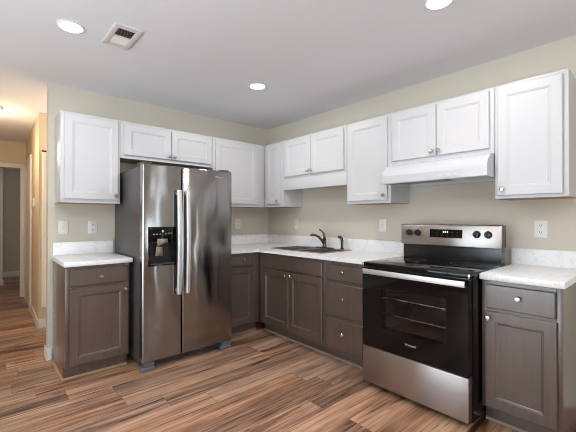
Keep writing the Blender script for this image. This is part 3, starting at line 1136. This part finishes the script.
plate('light_switch', 'white light switch plate on the wall above the left end of the short left counter', 'light switch', (-2.354, 0, 1.163), 0, 'switch')
plate('wall_outlet', 'white outlet plate above the short left counter, near the refrigerator', 'outlet', (-2.118, 0, 1.160), 0, 'outlet')
plate('wall_outlet', 'white outlet plate in the corner just right of the refrigerator', 'outlet', (-0.491, 0, 1.174), 0, 'outlet')
plate('light_switch', 'white switch plate on the wall left of the faucet', 'light switch', (0, -0.560, 1.168), RR_, 'switch')
plate('light_switch', 'white switch plate on the wall just left of the range backguard', 'light switch', (0, -1.785, 1.175), RR_, 'switch')
plate('wall_outlet', 'white outlet plate above the right counter, right of the range', 'outlet', (0, -3.042, 1.170), RR_, 'outlet')

# ------------------------------------------------------------------ ceiling fixtures
DL = [('round recessed ceiling light at upper left, nearest the ceiling vent', 0), ('round recessed ceiling light near the room corner, right of the vent', 1),
      ('round recessed ceiling light cut by the top edge of the photo', 2)]
for lab, i in DL:
    x, y = LAMPS[i]
    t = thing('recessed_light', lab, 'ceiling light', (x, y, CEIL - 0.0005), 0, 'recessed ceiling lights')
    MB().lathe([(0.064, -0.0005), (0.078, -0.0005), (0.078, -0.003), (0.070, -0.006), (0.064, -0.006), (0.064, -0.0005)], (0, 0, 0), 'z', 40, close=False).build('trim_ring', M['trim'], t)
    MB().lathe([(0.0, -0.001), (0.0635, -0.001), (0.0635, -0.005), (0.0, -0.0065)], (0, 0, 0), 'z', 40, close=False).build('diffuser', M['lampglow'], t)

vx0, vx1, vy0, vy1 = -2.295, -2.130, -1.405, -1.092
t = thing('ceiling_vent', 'white two-way ceiling air vent beside the upper left recessed light', 'vent', ((vx0 + vx1) / 2, (vy0 + vy1) / 2, CEIL - 0.0005))
ax, ay = (vx1 - vx0) / 2, (vy1 - vy0) / 2
ix_, iy_ = ax - 0.032, ay - 0.045
mb = MB()
mb.box(-ax, -ix_, -ay, ay, -0.009, -0.0005, bev=0.002)
mb.box(ix_, ax, -ay, ay, -0.009, -0.0005, bev=0.002)
mb.box(-ix_, ix_, -ay, -iy_, -0.009, -0.0005)
mb.box(-ix_, ix_, iy_, ay, -0.009, -0.0005)
mb.box(-ix_, ix_, -0.003, 0.003, -0.009, -0.0015)
mb.build('frame', M['ventmetal'], t)
MB().box(-ix_ + 0.0005, ix_ - 0.0005, -iy_ + 0.0005, iy_ - 0.0005, -0.0022, -0.001).build('duct_shade_plate', M['duct'], t, smooth=False)  # flat dark plate, shade of the hollow above put into its colour
for side in (-1, 1):
    for k in range(7):
        yc = side * (0.012 + k * 0.0145)
        c, s = 0.0088, 0.0042
        MB().prism([(yc - side * 0.004, -0.0024), (yc + side * 0.004, -0.0095), (yc + side * 0.0048, -0.0090), (yc - side * 0.0032, -0.0024)] if side > 0 else
                   [(yc + 0.0055, -0.0024), (yc - 0.0062, -0.0085), (yc - 0.0052, -0.0085), (yc + 0.0065, -0.0024)], 'x', -ix_ + 0.001, ix_ - 0.001).build('louver', M['trim'], t, smooth=False)

# ------------------------------------------------------------------ hallway
t = thing('hall_ceiling_light', 'small round ceiling light in the hallway at the left edge of the photo', 'ceiling light', (-2.80, 1.16, CEIL - 0.0005))
MB().lathe([(0.0, -0.0005), (0.07, -0.0005), (0.07, -0.014), (0.05, -0.02), (0.0, -0.02)], (0, 0, 0), 'z', 28, close=False).build('canopy', M['nickel'], t)
MB().lathe([(0.044, -0.0205), (0.052, -0.028), (0.05, -0.045), (0.03, -0.056), (0.0, -0.06)], (0, 0, 0), 'z', 28, close=True).build('globe', M['hallglow'], t)
t = thing('thermostat', 'small white wall unit on the hallway side wall past the kitchen', 'thermostat', (hx(1.67) - 0.0006, 1.67, 1.44), RR_)
MB().box(-0.045, 0.045, -0.022, 0.0, -0.05, 0.05, bev=0.005).build('case', M['whiteplastic'], t)
MB().box(-0.025, 0.025, -0.0232, -0.0221, -0.01, 0.028).build('screen', M['darkgrey'], t)
t = thing('hall_curtain', 'beige curtain hanging on the hallway side wall behind the kitchen wall', 'curtain', (HX + 0.02, HY0 - 0.05, 0.24))
mb = MB()
bm = mb.bm
NX, NZ = 60, 12
W_, H_ = 0.55, 1.75
rows = []
for j in range(NZ + 1):
    v = j / NZ
    row = []
    for i in range(NX + 1):
        u = i / NX
        row.append((u * W_, 0.014 * math.sin(u * 52 + 0.4 * math.sin(v * 3)) * (0.65 + 0.35 * (1 - v)) + 0.005 * math.sin(u * 19 + v * 4), v * H_))
    rows.append(row)
fr = [[bm.verts.new((x, y - 0.001, z)) for (x, y, z) in r_] for r_ in rows]
bk = [[bm.verts.new((x, y + 0.001, z)) for (x, y, z) in r_] for r_ in rows]
for j in range(NZ):
    for i in range(NX):
        bm.faces.new((fr[j][i], fr[j][i + 1], fr[j + 1][i + 1], fr[j + 1][i]))
        bm.faces.new((bk[j][i], bk[j + 1][i], bk[j + 1][i + 1], bk[j][i + 1]))
for j in range(NZ):
    for i in (0, NX):
        bm.faces.new((fr[j][i], fr[j + 1][i], bk[j + 1][i], bk[j][i]))
for i in range(NX):
    for j in (0, NZ):
        bm.faces.new((fr[j][i], bk[j][i], bk[j][i + 1], fr[j][i + 1]))
mb.build('cloth', M['curtain'], t)
MB().tube([(0.0, 0.0, H_ + 0.012), (W_ + 0.02, 0.0, H_ + 0.012)], 0.009, 12).build('curtain_rod', M['darknickel'], t)
mb = MB()
for x_ in (0.06, W_ - 0.02):
    mb.box(x_, x_ + 0.012, 0.005, 0.0485, H_ + 0.004, H_ + 0.02)
mb.build('bracket', M['darknickel'], t, smooth=False)
